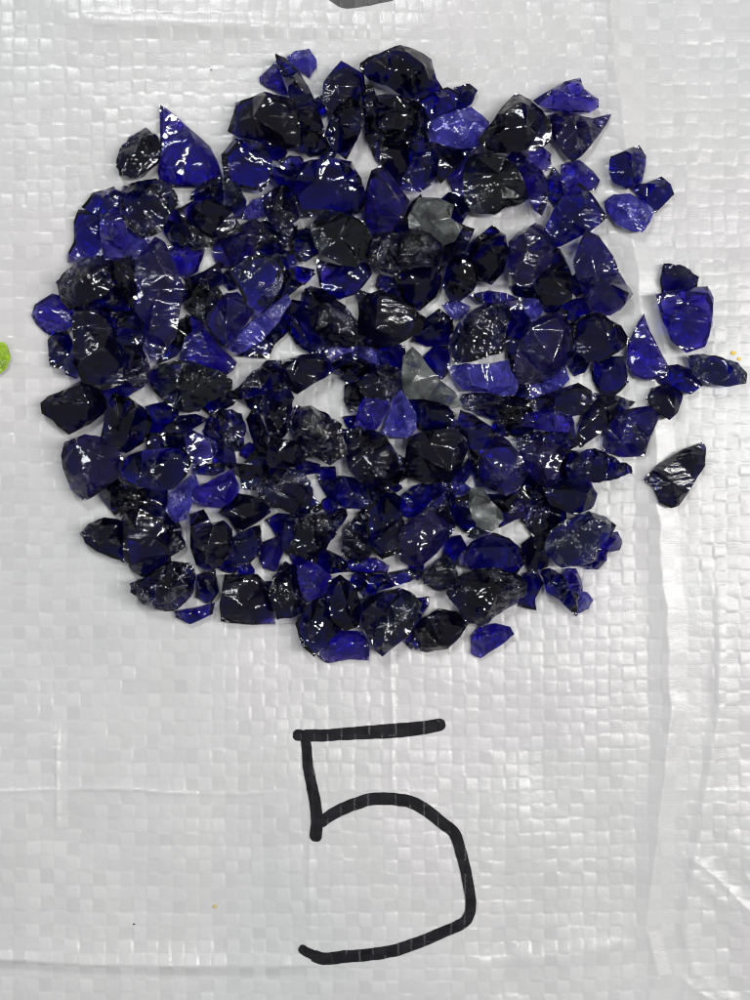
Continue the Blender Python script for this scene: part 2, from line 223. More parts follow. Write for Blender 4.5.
B6|S|0|26|-15,320 110,320 150,360 175,512 60,512 -30,500 -35,430|40,335 120,350 60,440|flat sided near black block at the bottom rim
B6|R|0|26|185,330 230,270 280,290 300,380 310,450 250,480 200,485 170,390|230,300 260,400|upright gritty chip with brownish facets
B6|B|1|24|285,285 350,270 412,320 400,370 340,430 305,400 290,330|330,300 370,350|satin blue flake above two bottom chips
B6|K|1|24|280,520 320,440 400,400 420,500 430,560 350,640 305,600|370,430 340,520|dark rounded chip overhanging a rippled blue one
B6|K|1|28|415,350 460,325 520,370 540,450 530,520 480,535 430,500 410,420|460,350 500,460|glossy chip with a long molten highlight
B6|B|0|18|365,650 440,540 550,550 580,600 577,670 500,665 410,682|470,580 540,600|bright rippled blue chip lowest in the pile
B6|D|0|14|250,215 330,250 322,285 270,275|290,250|tiny indigo chip left of the molten highlight
B6|K|0|20|385,205 460,240 495,290 420,302 360,265|430,250|black chip with a curved hairline glint
B6|K|0|22|410,540 430,500 470,520 440,560|435,530|tiny black chip above the rippled blue one
T5|K|0|20|560,600 620,520 650,480 665,540 610,640 540,670|610,570|black splinter beside the longest blade
T5|K|0|22|640,350 730,345 740,400 680,440 635,420|680,390|black chip squeezed between blade and olive chip
T5|K|0|20|420,240 445,300 440,420 470,500 440,480 400,380|430,380|black sliver along the longest blade's left side
T6|D|0|20|700,380 760,400 800,440 740,560 712,520|745,460|dark blue chip left of the kite
B1|K|0|20|380,560 470,540 560,540 560,640 480,660 390,650|470,590|black chip in the hollow below the ladder glint
b6|K|0|22|380,60 480,30 560,190 420,210 380,150|450,110|black chip shading the end of the bright bar
B2|K|0|22|20,440 150,430 260,440 240,500 200,440 100,480 20,470|150,445|black ledge above the double white dash
B3|K|0|22|500,560 640,560 740,520 750,560 700,640 560,620|630,580|black chip below the smooth blue dome
B2|K|0|22|300,440 400,450 460,470 330,490 280,480|380,460|black seam chip under the coal slab
B3|K|0|22|620,210 720,180 780,240 740,330 660,300|700,240|black chip left of the two tone one
B4|K|0|20|200,370 250,400 240,500 190,540 180,480|220,450|black wedge beside the plum slab
'''
import bpy, bmesh, math, random
import numpy as np
from mathutils import Vector, noise
from mathutils.geometry import delaunay_2d_cdt

S = 0.0002          # metres per photo pixel (a tape of the sack weave is about 2.6 mm)
CAM_H = 0.36
scene = bpy.context.scene
COL = scene.collection

def P(px, py): return ((px-375.0)*S, (500.0-py)*S)

def link(o):
    COL.objects.link(o); return o

def tag(o, label=None, cat=None, group=None, kind=None):
    if label: o['label'] = label
    if cat: o['category'] = cat
    if group: o['group'] = group
    if kind: o['kind'] = kind
    return o

# ------------------------------------------------------------------ node helper
class NT:
    def __init__(s, name):
        s.m = bpy.data.materials.new(name); s.m.use_nodes = True
        s.t = s.m.node_tree; s.t.nodes.clear()
        s.out = s.t.nodes.new('ShaderNodeOutputMaterial')
    def n(s, typ, ins=None, **kw):
        nd = s.t.nodes.new('ShaderNode'+typ)
        for k, v in kw.items(): setattr(nd, k, v)
        for k, v in (ins or {}).items(): s.set(nd, k, v)
        return nd
    def set(s, nd, k, v):
        sock = nd.inputs[k]
        if isinstance(v, bpy.types.NodeSocket): s.t.links.new(v, sock)
        elif isinstance(v, bpy.types.Node): s.t.links.new(v.outputs[0], sock)
        else: sock.default_value = v
    def math(s, op, a, b=0.0, c=None, clamp=False):
        nd = s.n('Math', {0: a, 1: b}, operation=op, use_clamp=clamp)
        if c is not None: s.set(nd, 2, c)
        return nd.outputs[0]
    def ramp(s, f, lo, hi, a=0.0, b=1.0):
        nd = s.n('MapRange', {0: f, 1: lo, 2: hi, 3: a, 4: b}, clamp=True)
        return nd.outputs[0]
    def mixc(s, f, a, b):
        nd = s.t.nodes.new('ShaderNodeMix'); nd.data_type = 'RGBA'
        for i, v in ((0, f), (6, a), (7, b)): s.set(nd, i, v)
        return nd.outputs[2]

def rgb(r, g, b): return (r, g, b, 1.0)

# ------------------------------------------------------------------ glass finishes
#            density rough  bumpfine bumpbig  dust   dust colour            crush
#            density rough fine  big  dust dust colour              crush facet bluepatch
FIN = {
 'K': (3300, .008, .18, .12, .010, (.004,.003,.014), .55, .45, .0),
 'S': (3700, .10, .30, .15, .12, (.008,.006,.020), .45, .20, .03),
 'R': (3300, .020, .75, .24, .04, (.009,.008,.022), 1.0, .85, .06),
 'Q': (3400, .04, .75, .20, .10, (.032,.038,.040), 1.0, .62, .0),
 'D': (2100, .012, .22, .12, .03, (.010,.006,.090), .55, .40, .06),
 'B': (1080, .05, .28, .13, .15, (.020,.011,.210), .65, .30, .0),
 'V': (2300, .08, .28, .12, .20, (.021,.014,.090), .55, .26, .08),
 'G': (2500, .22, .50, .10, .74, (.078,.084,.083), .45, .12, .0),
 'F': ( 740, .07, .80, .16, .32, (.055,.054,.350), 1.2, .45, .0),
}
def glass_material(name, dens, rough, bf, bb, dust, dcol, crush, facet=.4, bluep=.0, absorb=(.16,.045,.82)):
    N = NT(name)
    tc = N.n('TexCoord'); info = N.n('ObjectInfo')
    off = N.n('VectorMath', {0: tc.outputs['Object'], 1: N.n('CombineXYZ', {0: info.outputs['Random'], 1: info.outputs['Random'], 2: 0.0})}, operation='ADD').outputs[0]
    fine = N.n('TexNoise', {'Vector': off, 'Scale': 2600.0, 'Detail': 5.0, 'Roughness': .7}).outputs[0]
    med = N.n('TexNoise', {'Vector': off, 'Scale': 520.0, 'Detail': 4.0, 'Roughness': .6, 'Distortion': .6}).outputs[0]
    vor = N.n('TexVoronoi', {'Vector': off, 'Scale': 1100.0}, feature='F1').outputs['Distance']
    # conchoidal ripples: bent parallel waves
    wav = N.n('TexWave', {'Vector': off, 'Scale': 260.0, 'Distortion': 9.0, 'Detail': 2.0, 'Detail Scale': .6}, wave_type='RINGS').outputs[1]
    patch = N.ramp(N.n('TexNoise', {'Vector': off, 'Scale': 130.0, 'Detail': 2.0}).outputs[0], .50, .60)
    soft = N.n('TexNoise', {'Vector': off, 'Scale': 300.0, 'Detail': 1.0, 'Roughness': .4}).outputs[0]
    h = N.math('MULTIPLY', soft, .00110*bb)
    h = N.math('ADD', h, N.math('MULTIPLY', N.math('MULTIPLY', wav, patch), .00036*bb))
    rg = N.math('MULTIPLY', N.math('ADD', N.math('MULTIPLY', fine, .00014), N.math('MULTIPLY', vor, .00030)), N.math('MULTIPLY', patch, bf*(1.0 if bf > .5 else .4)))
    h = N.math('ADD', h, rg)
    geo = N.n('NewGeometry')
    # small flat fracture facets, each tilted its own way
    wob = N.n('VectorMath', {0: off, 1: N.n('VectorMath', {0: N.n('TexNoise', {'Vector': off, 'Scale': 300.0, 'Detail': 1.0}).outputs['Color'], 3: .0016}, operation='SCALE').outputs[0]}, operation='ADD').outputs[0]
    st = N.n('Mapping', {0: wob, 2: (.3, .2, .6), 3: (1.0, 1.9, 1.0)}).outputs[0]
    def facets(scale, k, vec):
        c = N.n('TexVoronoi', {'Vector': vec, 'Scale': scale}, feature='F1').outputs['Color']
        c = N.n('VectorMath', {0: c, 1: (.5, .5, .5)}, operation='SUBTRACT').outputs[0]
        return N.n('VectorMath', {0: c, 3: k}, operation='SCALE').outputs[0]
    f2 = N.n('VectorMath', {0: facets(1000.0, .75*facet, st), 3: N.math('ADD', N.math('MULTIPLY', patch, .8), .2)}, operation='SCALE').outputs[0]
    nn = N.n('VectorMath', {0: geo.outputs['Normal'], 1: facets(300.0, .45*facet, wob)}, operation='ADD').outputs[0]
    nn = N.n('VectorMath', {0: nn, 1: f2}, operation='ADD').outputs[0]
    nn = N.n('VectorMath', {0: nn}, operation='NORMALIZE').outputs[0]
    bump = N.n('Bump', {'Height': h, 'Distance': 1.0, 'Strength': 1.0, 'Normal': nn}).outputs[0]
    edge = N.ramp(N.n('Attribute', attribute_name='ridge').outputs['Fac'], .25, .9)
    chip = N.math('MULTIPLY', N.ramp(fine, .44, .54), N.ramp(med, .50, .60))
    chip = N.math('MULTIPLY', chip, N.ramp(N.n('TexNoise', {'Vector': off, 'Scale': 210.0, 'Detail': 1.0}).outputs[0], .42, .60))
    cr = N.math('MULTIPLY', N.math('MULTIPLY', edge, chip), crush, clamp=True)
    # crushed, dusty patches of white fracture powder
    powder = N.math('MULTIPLY', N.ramp(N.math('MULTIPLY', fine, med), .27, .33), N.math('MULTIPLY', patch, .42*crush))
    cr = N.math('MAXIMUM', cr, powder)
    dn = N.n('TexNoise', {'Vector': off, 'Scale': 330.0, 'Detail': 3.0}).outputs[0]
    dustf = N.math('MULTIPLY', N.ramp(dn, .30, .66, .35, 1.45), dust, clamp=True)
    bl = N.math('MULTIPLY', N.ramp(N.n('TexNoise', {'Vector': off, 'Scale': 115.0, 'Detail': 3.0}).outputs[0], .53, .60), bluep)
    dustf = N.math('MAXIMUM', dustf, bl)
    fac = N.math('MAXIMUM', dustf, cr)
    pale = (min(1, dcol[0]*2.4+.34), min(1, dcol[1]*2.4+.35), min(1, dcol[2]*1.5+.40))
    base_ = N.mixc(N.ramp(bl, 0.0, .2), rgb(*dcol), rgb(.020, .011, .190)) if bluep else rgb(*dcol)
    col = N.mixc(cr, base_, rgb(*pale))
    rr = N.math('ADD', N.math('MULTIPLY', patch, rough*1.0), rough*.5)
    g = N.n('BsdfPrincipled', {'Base Color': rgb(1,1,1), 'Roughness': rr, 'IOR': 1.52, 'Transmission Weight': 1.0, 'Normal': bump})
    d = N.n('BsdfPrincipled', {'Base Color': col, 'Roughness': N.math('ADD', rr, .12), 'IOR': 1.52, 'Normal': bump})
    mx = N.n('MixShader', {0: fac, 1: g.outputs[0], 2: d.outputs[0]})
    N.t.links.new(mx.outputs[0], N.out.inputs['Surface'])
    va = N.n('VolumeAbsorption', {'Color': rgb(*absorb), 'Density': float(dens)})
    N.t.links.new(va.outputs[0], N.out.inputs['Volume'])
    return N.m
MAT = {k: glass_material('cobalt_glass_'+k, *v) for k, v in FIN.items()}
MAT_GREEN = glass_material('green_glass', 80, .04, .2, .3, .42, (.42,.68,.03), .3, .2, 0.0, absorb=(.55,.92,.02))

# ------------------------------------------------------------------ the sheet's surface
TW, TH = 13.2, 13.6
def vnoise(x, y, sc, seed=0):
    """smooth value noise on arrays"""
    x = x/sc; y = y/sc
    xi = np.floor(x).astype(np.int64); yi = np.floor(y).astype(np.int64)
    fx = x-xi; fy = y-yi
    fx = fx*fx*(3-2*fx); fy = fy*fy*(3-2*fy)
    def h(a, b): return hash2(a, b, seed)
    return ((h(xi,yi)*(1-fx)+h(xi+1,yi)*fx)*(1-fy) + (h(xi,yi+1)*(1-fx)+h(xi+1,yi+1)*fx)*fy)*2-1
def hash2(a, b, seed=0):
    n = (a*374761393 + b*668265263 + seed*974634777) & 0xffffffff
    n = ((n ^ (n >> 13))*1274126177) & 0xffffffff
    n = n ^ (n >> 16)
    return (n & 0xffff)/65535.0
def sstep(a, b, x):
    t = np.clip((x-a)/(b-a), 0, 1); return t*t*(3-2*t)

CREASE = [(-200,560),(0,612),(100,622),(200,628),(300,642),(380,655),(480,662),(600,668),(700,676),(790,664),(850,660),(930,654),(975,664),(1010,650),(1100,642),(1300,630)]
def uvcell(px, py):
    wx = px + 3.0*vnoise(px, py, 160, 3) + 1.2*vnoise(px, py, 45, 4)
    wy = py + 3.5*vnoise(px, py, 170, 5) + 1.2*vnoise(px, py, 50, 6)
    return wx/TW, wy/TH
CM = [0]
def sheet_px(px, py, weave=True):
    """height of the sheet in photo pixels (1 px = 0.2 mm), and a tone for the tape"""
    px = np.asarray(px, float); py = np.asarray(py, float)
    z = np.zeros_like(px)
    # gentle undulation, kept out from under the pile
    pile = 1-np.exp(-(((px-350)/330)**4+((py-360)/330)**4))
    z += (4.0*vnoise(px, py, 210, 11)+2.2*vnoise(px, py, 75, 12)+.5*vnoise(px, py, 30, 13))*(.15+.85*pile)
    # the long fold running from top to bottom
    xc = np.interp(py, [c[0] for c in CREASE], [c[1] for c in CREASE]) + 3.2*vnoise(px*0, py, 55, 21) + 1.8*vnoise(px*0, py, 21, 25)
    d = px-xc+3
    und = z*1.0
    amp = np.interp(py, [-200,0,260,520,700,900,1000,1300], [5.4,5.4,4.6,4.2,4.1,3.6,3.0,2.6])*(1+.10*vnoise(px*0, py, 57, 23))
    wl = np.interp(py, [0,300,600,800,1000], [30,30,26,24,22])
    wr = np.interp(py, [0,300,600,800,1000], [18,19,19,16,13])*(1+.09*vnoise(px*0, py, 71, 24))
    left = np.clip(1+d/wl, 0, 1); right = np.clip(1-d/wr, 0, 1)
    prof = np.where(d < 0, left**1.7, right**1.02)
    z += amp*prof - .85*und*np.exp(-(d/75)**2)
    CM[0] = np.exp(-((d-12)/17)**2)
    # a second low ripple to its right in the upper half and one lower down
    z += np.interp(py,[0,250,420],[1.0,.8,0])*np.exp(-((px-xc-62-6*vnoise(py,py*0,80,22))/12)**2)
    z += np.interp(py,[560,680,1000],[0,2.2,1.6])*np.exp(-((px-xc-46+.05*(py-700))/7)**2)
    # sharp pressed creases
    def crease(d, w, a): return a*np.exp(-np.abs(d)/w)
    z += crease(py-(791+3*vnoise(px,px*0,60,31)), 2.6, 1.9)*(sstep(300,240,px)*.9+.25)*(.6+.4*vnoise(px,py,30,32))
    z += crease(px-(57+2*vnoise(py,py*0,40,33)), 2.2, 1.6)*sstep(715,735,py)*sstep(835,815,py)
    z += crease(px-(311+2*vnoise(py,py*0,40,34)), 2.0, 1.2)*sstep(740,760,py)*sstep(940,900,py)
    z += crease(px-(391+2*vnoise(py,py*0,40,35)), 2.0, 1.0)*sstep(640,660,py)*sstep(800,770,py)
    # the fold along the bottom left
    yb = 962+5*vnoise(px,px*0,110,36)+.012*(px-150)
    db = py-yb
    z += (4.8+1.6*vnoise(px, px*0, 60, 37))*np.where(db<0, np.clip(1+db/30,0,1)**1.6, np.clip(1-db/11,0,1)**1.2)*sstep(430,180,px)
    z += 2.0*np.exp(-((db+.12*(px-430))/12)**2)*sstep(400,520,px)*sstep(650,600,px)
    # pale soft ridge through the top left and crumples at the lower right
    z += 2.5*np.exp(-((py-18-.03*px)/9)**2)*sstep(40,110,px)*sstep(430,300,px)
    wr_ = sstep(672,705,px)*sstep(780,850,py)
    a = (px-700)*.75+(py-880)*.65
    rot = (px-700)*.62-(py-880)*.78; alo = (px-700)*.78+(py-880)*.62
    z += .55*wr_*(1.8*np.exp(-((rot-3*vnoise(alo,alo*0,30,44))/8)**2)+2.6*(1-np.abs(vnoise(rot*1.3,alo*.45,26,41)))**2+1.2*vnoise(rot,alo*.5,13,42))
    z += sstep(560,520,px)*sstep(470,510,px)*sstep(780,900,py)*1.2*vnoise(px,py,24,43)
    # tiny puckers everywhere
    tone = np.zeros_like(px)
    if weave:
        u, v = uvcell(px, py)
        i = np.floor(u).astype(np.int64); j = np.floor(v).astype(np.int64)
        fu = u-i; fv = v-j
        warp = ((i+j) & 1) == 0
        r1 = hash2(i, j, 1); r2 = hash2(i, j, 2); r3 = hash2(i, j, 7)
        pu = np.clip(np.sin(np.pi*fu), 0, 1)**.45; pv = np.clip(np.sin(np.pi*fv), 0, 1)**.45
        A = .55*(.55+.45*(.5+.5*vnoise(px, py, 120, 51)))
        zz = np.where(warp, A*pv, A*.85*pu)*(.5+1.0*r3)*1.05
        gap = np.where(warp, np.minimum(fu, 1-fu), np.minimum(fv, 1-fv))
        zz *= .55+.45*sstep(0, .10, gap)
        zz += (r1-.5)*.95*(fu-.5)+(r2-.5)*.95*(fv-.5)
        zz *= 1-.88*CM[0]
        z += zz
        tone = np.where(warp, .5, -.5)*.5 + (r3-.5) + .6*(hash2(i, i*0, 8)-.5) + .6*(hash2(j, j*0, 9)-.5)
    return z, tone

def axis(lo, hi, step, out, ostep):
    core = np.arange(lo, hi+.01, step)
    return np.concatenate([np.arange(lo-out, lo, ostep), core, np.arange(hi+ostep, hi+out, ostep)])
xs = axis(-24, 774, 1.45, 320, 7.0); ys = axis(-24, 1024, 1.45, 320, 7.0)
GX, GY = np.meshgrid(xs, ys)
Z, TONE = sheet_px(GX, GY)
ny, nx = GX.shape
co = np.stack([(GX-375)*S, (500-GY)*S, Z*S], -1).reshape(-1, 3).astype(np.float32)
idx = np.arange(nx*ny).reshape(ny, nx)
quads = np.stack([idx[:-1,:-1], idx[1:,:-1], idx[1:,1:], idx[:-1,1:]], -1).reshape(-1, 4)
me = bpy.data.meshes.new('woven_sheet')
me.vertices.add(len(co)); me.vertices.foreach_set('co', co.ravel())
me.loops.add(quads.size); me.loops.foreach_set('vertex_index', quads.ravel().astype(np.int32))
me.polygons.add(len(quads)); me.polygons.foreach_set('loop_start', (np.arange(len(quads))*4).astype(np.int32))
me.update(calc_edges=True); me.validate()
me.polygons.foreach_set('use_smooth', np.ones(len(quads), bool))
at = me.attributes.new('tone', 'FLOAT', 'POINT'); at.data.foreach_set('value', TONE.ravel().astype(np.float32))

N = NT('woven_polypropylene')
tc = N.n('TexCoord').outputs['Object']
tone = N.n('Attribute', attribute_name='tone').outputs['Fac']
stretchx = N.n('Mapping', {0: tc, 3: (5200.0, 420.0, 1.0)}).outputs[0]
stretchy = N.n('Mapping', {0: tc, 3: (420.0, 5200.0, 1.0)}).outputs[0]
sx = N.n('TexNoise', {'Vector': stretchx, 'Scale': 1.0, 'Detail': 2.0}).outputs[0]
sy = N.n('TexNoise', {'Vector': stretchy, 'Scale': 1.0, 'Detail': 2.0}).outputs[0]
sel = N.math('GREATER_THAN', tone, 0.0)
lines = N.math('ADD', N.math('MULTIPLY', sx, sel), N.math('MULTIPLY', sy, N.math('SUBTRACT', 1.0, sel)))
big = N.n('TexNoise', {'Vector': tc, 'Scale': 22.0, 'Detail': 4.0}).outputs[0]
fil = N.n('TexNoise', {'Vector': tc, 'Scale': 900.0, 'Detail': 4.0}).outputs[0]
v = N.math('ADD', 1.0, N.math('MULTIPLY', tone, .075))
v = N.math('ADD', v, N.math('MULTIPLY', N.math('SUBTRACT', big, .5), .14))
v = N.math('ADD', v, N.math('MULTIPLY', N.math('SUBTRACT', lines, .5), .05))
base = N.mixc(N.ramp(N.n('TexNoise', {'Vector': tc, 'Scale': 14.0, 'Detail': 2.0}).outputs[0], .35, .65), rgb(.430,.437,.434), rgb(.446,.432,.436))
colr = N.n('VectorMath', {0: base, 3: v}, operation='SCALE').outputs[0]
hh = N.math('ADD', N.math('MULTIPLY', lines, .00002), N.math('MULTIPLY', fil, .00005))
bp = N.n('Bump', {'Height': hh, 'Distance': 1.0, 'Strength': .8}).outputs[0]
b = N.n('BsdfPrincipled', {'Base Color': colr, 'Roughness': .30, 'IOR': 1.49, 'Normal': bp, 'Sheen Weight': .05})
N.t.links.new(b.outputs[0], N.out.inputs['Surface'])
me.materials.append(N.m)
sheet = link(bpy.data.objects.new('woven_sheet', me))
tag(sheet, 'white woven plastic sack sheet, creased, under the heap of glass', None, None, 'structure')

# ------------------------------------------------------------------ ink
N = NT('marker_ink')
tc = N.n('TexCoord').outputs['Object']
gap = N.n('Attribute', attribute_name='gap').outputs['Fac']
nz = N.n('TexNoise', {'Vector': tc, 'Scale': 300.0, 'Detail': 3.0}).outputs[0]
c1 = N.mixc(N.ramp(nz, .4, .7), rgb(.004,.004,.006), rgb(.011,.010,.013))
c2 = N.mixc(gap, c1, rgb(.085,.085,.09))
b = N.n('BsdfPrincipled', {'Base Color': c2, 'Roughness': .6, 'Specular IOR Level': .12})
N.t.links.new(b.outputs[0], N.out.inputs['Surface'])
INK = N.m
N = NT('worn_ink')
nz = N.n('TexNoise', {'Vector': N.n('TexCoord').outputs['Object'], 'Scale': 400.0, 'Detail': 3.0}).outputs[0]
b = N.n('BsdfPrincipled', {'Base Color': N.mixc(nz, rgb(.010,.009,.010), rgb(.040,.037,.040)), 'Roughness': .4})
N.t.links.new(b.outputs[0], N.out.inputs['Surface'])
INK2 = N.m

def resample(pts, step=1.0):
    # Catmull-Rom through the points
    p = [np.array(q, float) for q in pts]; p = [2*p[0]-p[1]]+p+[2*p[-1]-p[-2]]
    out = []
    for k in range(1, len(p)-2):
        L = max(2, int(np.linalg.norm(p[k+1]-p[k])/step))
        for s in range(L):
            t = s/L
            out.append(.5*((2*p[k])+(-p[k-1]+p[k+1])*t+(2*p[k-1]-5*p[k]+4*p[k+1]-p[k+2])*t*t+(-p[k-1]+3*p[k]-3*p[k+1]+p[k+2])*t**3))
    out.append(p[-2]); return out
def stroke(bm, lay, pts, width, lift, seed):
    q = resample(pts); n = len(q); cum = 0
    rows = []
    for k, c in enumerate(q):
        t = q[min(k+2, n-1)]-q[max(k-2, 0)]; t = t/(np.linalg.norm(t)+1e-9); nn = np.array([-t[1], t[0]])
        w0, w1 = width(k/(n-1)) if callable(width) else (width, width)
        dist = min(k, n-1-k); cap = math.sqrt(max(0, 1-max(0, 1-(dist+.4)/(w0*.5))**2))
        row = []
        for a in range(11):
            f = a/5.0-1
            hw = (w0*.5*cap) + .55*noise.noise(Vector((k*.12, seed, f > 0)))
            x, y = c+nn*f*max(.2, hw)
            row.append((x, y, f))
        rows.append(row)
    X = np.array([[r[0] for r in row] for row in rows]); Y = np.array([[r[1] for r in row] for row in rows])
    Zs, _ = sheet_px(X, Y)
    U, V = uvcell(X, Y)
    fu = U-np.floor(U); fv = V-np.floor(V); ci = np.floor(U).astype(int); cj = np.floor(V).astype(int)
    gu = (np.minimum(fu, 1-fu)*TW < .55)*(hash2(np.round(U).astype(np.int64), cj, 61) > .45)
    gv = (np.minimum(fv, 1-fv)*TH < .45)*(hash2(ci, np.round(V).astype(np.int64), 62) > .9)
    G = np.maximum(gu*.9, gv*.5)*(.35+.65*hash2(ci, cj, 63))
    vs = [[bm.verts.new(((X[k,a]-375)*S, (500-Y[k,a])*S, (Zs[k,a]+lift)*S)) for a in range(11)] for k in range(n)]
    for k in range(n):
        for a in range(11): vs[k][a][lay] = float(G[k,a])
    for k in range(n-1):
        for a in range(10):
            f = bm.faces.new((vs[k][a], vs[k][a+1], vs[k+1][a+1], vs[k+1][a])); f.smooth = True
def z5(l): return [(270+x/3.125, 690+y/3.125) for x, y in l]
bm = bmesh.new(); lay = bm.verts.layers.float.new('gap')
stroke(bm, lay, z5([(72,139),(120,141),(180,140),(220,137),(300,132),(380,127),(440,122),(500,114),(548,104)]), lambda t: (13.2-1.2*math.sin(t*7)+(-1.5 if t < .08 else 0), 0), .55, 1)
stroke(bm, lay, z5([(110,140),(116,190),(120,240),(132,300),(142,350),(147,400),(145,440),(142,470)]), lambda t: (9.8+2.6*t, 0), .85, 2)
stroke(bm, lay, z5([(150,418),(180,395),(220,372),(300,342),(350,337),(400,340),(440,348),(490,375),(535,412),(575,445),(592,490),(608,550),(620,610),(627,660),(622,700),(600,728),(540,755),(470,785),(390,812),(310,825),(230,832),(170,838),(125,822),(92,802)]), lambda t: (11.2+1.6*math.sin(t*9)*.6+1.2*t*(1-t)*2-(2.2 if t > .96 else 0), 0), 1.15, 3)
m5 = bpy.data.meshes.new('handwritten_number'); 
bmesh.ops.recalc_face_normals(bm, faces=bm.faces)
for f in bm.faces:
    if f.normal.z < 0: f.normal_flip()
bm.to_mesh(m5); bm.free(); m5.materials.append(INK)
tag(link(bpy.data.objects.new('handwritten_number', m5)), 'large black marker numeral five handwritten on the sheet below the glass', 'handwritten number')
bm = bmesh.new(); lay = bm.verts.layers.float.new('gap')
stroke(bm, lay, [(322,-16),(336,-3),(346,1.5),(362,0),(384,-4.5),(420,-13)], 12.5, .5, 4)
for f in bm.faces:
    f.normal_update()
    if f.normal.z < 0: f.normal_flip()
mt = bpy.data.meshes.new('marker_stroke'); bm.to_mesh(mt); bm.free(); mt.materials.append(INK2)
tag(link(bpy.data.objects.new('marker_stroke', mt)), 'faded dark marker stroke cut off at the top edge of the sheet', 'marker stroke')

# ------------------------------------------------------------------ glass chips
def chip_mesh(name, outline, ridges, h, fin, seed, jag=1.0, cuts=True):
    """outline, ridges: photo px relative to the chip's centre (y down); h: height in px. Returns a mesh in metres"""
    rnd = random.Random(seed)
    n0 = len(outline)
    # wander the outline a little between the measured corners
    pts = []
    for k in range(n0):
        a = Vector(outline[k]); b = Vector(outline[(k+1) % n0]); pts.append(a)
        L = (b-a).length
        m = int(L/7.0)
        nrm = Vector((b.y-a.y, a.x-b.x)).normalized() if L > 0 else Vector((0, 0))
        for s in range(1, m+1):
            t = s/(m+1)
            pts.append(a.lerp(b, t)+nrm*rnd.uniform(-.75, .75)*jag)
    area = sum(pts[i].x*pts[(i+1) % len(pts)].y-pts[(i+1) % len(pts)].x*pts[i].y for i in range(len(pts)))
    if area < 0: pts.reverse()
    n = len(pts)
    cx = sum(p.x for p in pts)/n; cy = sum(p.y for p in pts)/n
    # rim height: smooth around the edge, with a tilt
    ta = rnd.uniform(0, 2*math.pi); tilt = rnd.uniform(.12, .30)
    R = max((p-Vector((cx, cy))).length for p in pts)
    def rimz(p):
        q = ((p.x-cx)*math.cos(ta)+(p.y-cy)*math.sin(ta))/R
        return h*(.38+tilt*q+.13*noise.noise(Vector((p.x*.07+seed, p.y*.07, 1.3))))
    inner = [Vector(r) for r in ridges]
    zin = [h*rnd.uniform(.84, 1.0) for _ in inner]
    # a few secondary break points between the rim and the high points
    for k in range(2 if n0 < 7 else 4):
        b = pts[rnd.randrange(n)]; a = inner[rnd.randrange(len(inner))]
        t = rnd.uniform(.25, .8)
        q = a.lerp(b, t); 
        inner.append(q); zin.append(h*.96*(1-t)+rimz(b)*t+h*rnd.uniform(-.06, .10))
    coords = pts+inner
    res = delaunay_2d_cdt([Vector((c.x, c.y)) for c in coords], [(i, (i+1) % n) for i in range(n)], [], 1, 1e-4)
    vv, ee, ff, ov = res[0], res[1], res[2], res[3]
    bm = bmesh.new()
    top = []
    for q, o in zip(vv, ov):
        k = o[0] if o else None
        z = rimz(q) if (k is None or k < n) else zin[k-n]
        top.append(bm.verts.new((q.x, -q.y, z)))
    bm.verts.ensure_lookup_table()
    for f in ff:
        try: bm.faces.new([top[i] for i in f])
        except ValueError: pass
    bm.edges.ensure_lookup_table()
    bnd = [e for e in bm.edges if len(e.link_faces) == 1]
    # walk the rim
    nxt = {}
    for e in bnd:
        a, b2 = e.verts; nxt.setdefault(a, []).append(b2); nxt.setdefault(b2, []).append(a)
    if not bnd: bm.free(); return None
    loop = [bnd[0].verts[0]]; prev = None
    while True:
        c = [x for x in nxt[loop[-1]] if x is not prev]
        prev = loop[-1]
        if not c or c[0] is loop[0]: break
        loop.append(c[0])
        if len(loop) > 2000: break
    for v_ in list(bm.verts):
        if not v_.link_faces: bm.verts.remove(v_)
    sh = rnd.uniform(.74, .90); z1 = h*.04
    ox, oy = rnd.uniform(-.08, .08)*R, rnd.uniform(-.08, .08)*R
    low = []
    for v_ in loop:
        low.append(bm.verts.new((cx+ox+(v_.co.x-cx)*sh, -cy+oy+(v_.co.y+cy)*sh, z1+abs(rnd.gauss(0, .02))*h)))
    m = len(loop)
    for k in range(m):
        try: bm.faces.new((loop[k], loop[(k+1) % m], low[(k+1) % m], low[k]))
        except ValueError: pass
    c0 = bm.verts.new((cx+ox, -cy+oy, 0))
    for k in range(m): bm.faces.new((low[k], low[(k+1) % m], c0))
    bmesh.ops.recalc_face_normals(bm, faces=bm.faces)
    bm.normal_update()
    # a worn hairline along the sharp edges
    sharp = [e for e in bm.edges if len(e.link_faces) == 2 and e.calc_face_angle(0) > .30 and min(x.co.z for x in e.verts) > h*.2 and e.calc_length() > 2.5]
    segs = np.array([[list(e.verts[0].co), list(e.verts[1].co)] for e in sharp]) if sharp else None
    if sharp:
        bmesh.ops.bevel(bm, geom=sharp, offset=.42, segments=1, affect='EDGES', clamp_overlap=True)
    for it in range(3):
        bm.normal_update()
        long_ = [e for e in bm.edges if e.calc_length() > (5.5, 3.0, 1.8)[it] and max(x.co.z for x in e.verts) > h*.15]
        if not long_: break
        bmesh.ops.subdivide_edges(bm, edges=long_, cuts=1, use_grid_fill=False)
        bmesh.ops.triangulate(bm, faces=[f for f in bm.faces if len(f.verts) > 4])
    rl = bm.verts.layers.float.new('ridge')
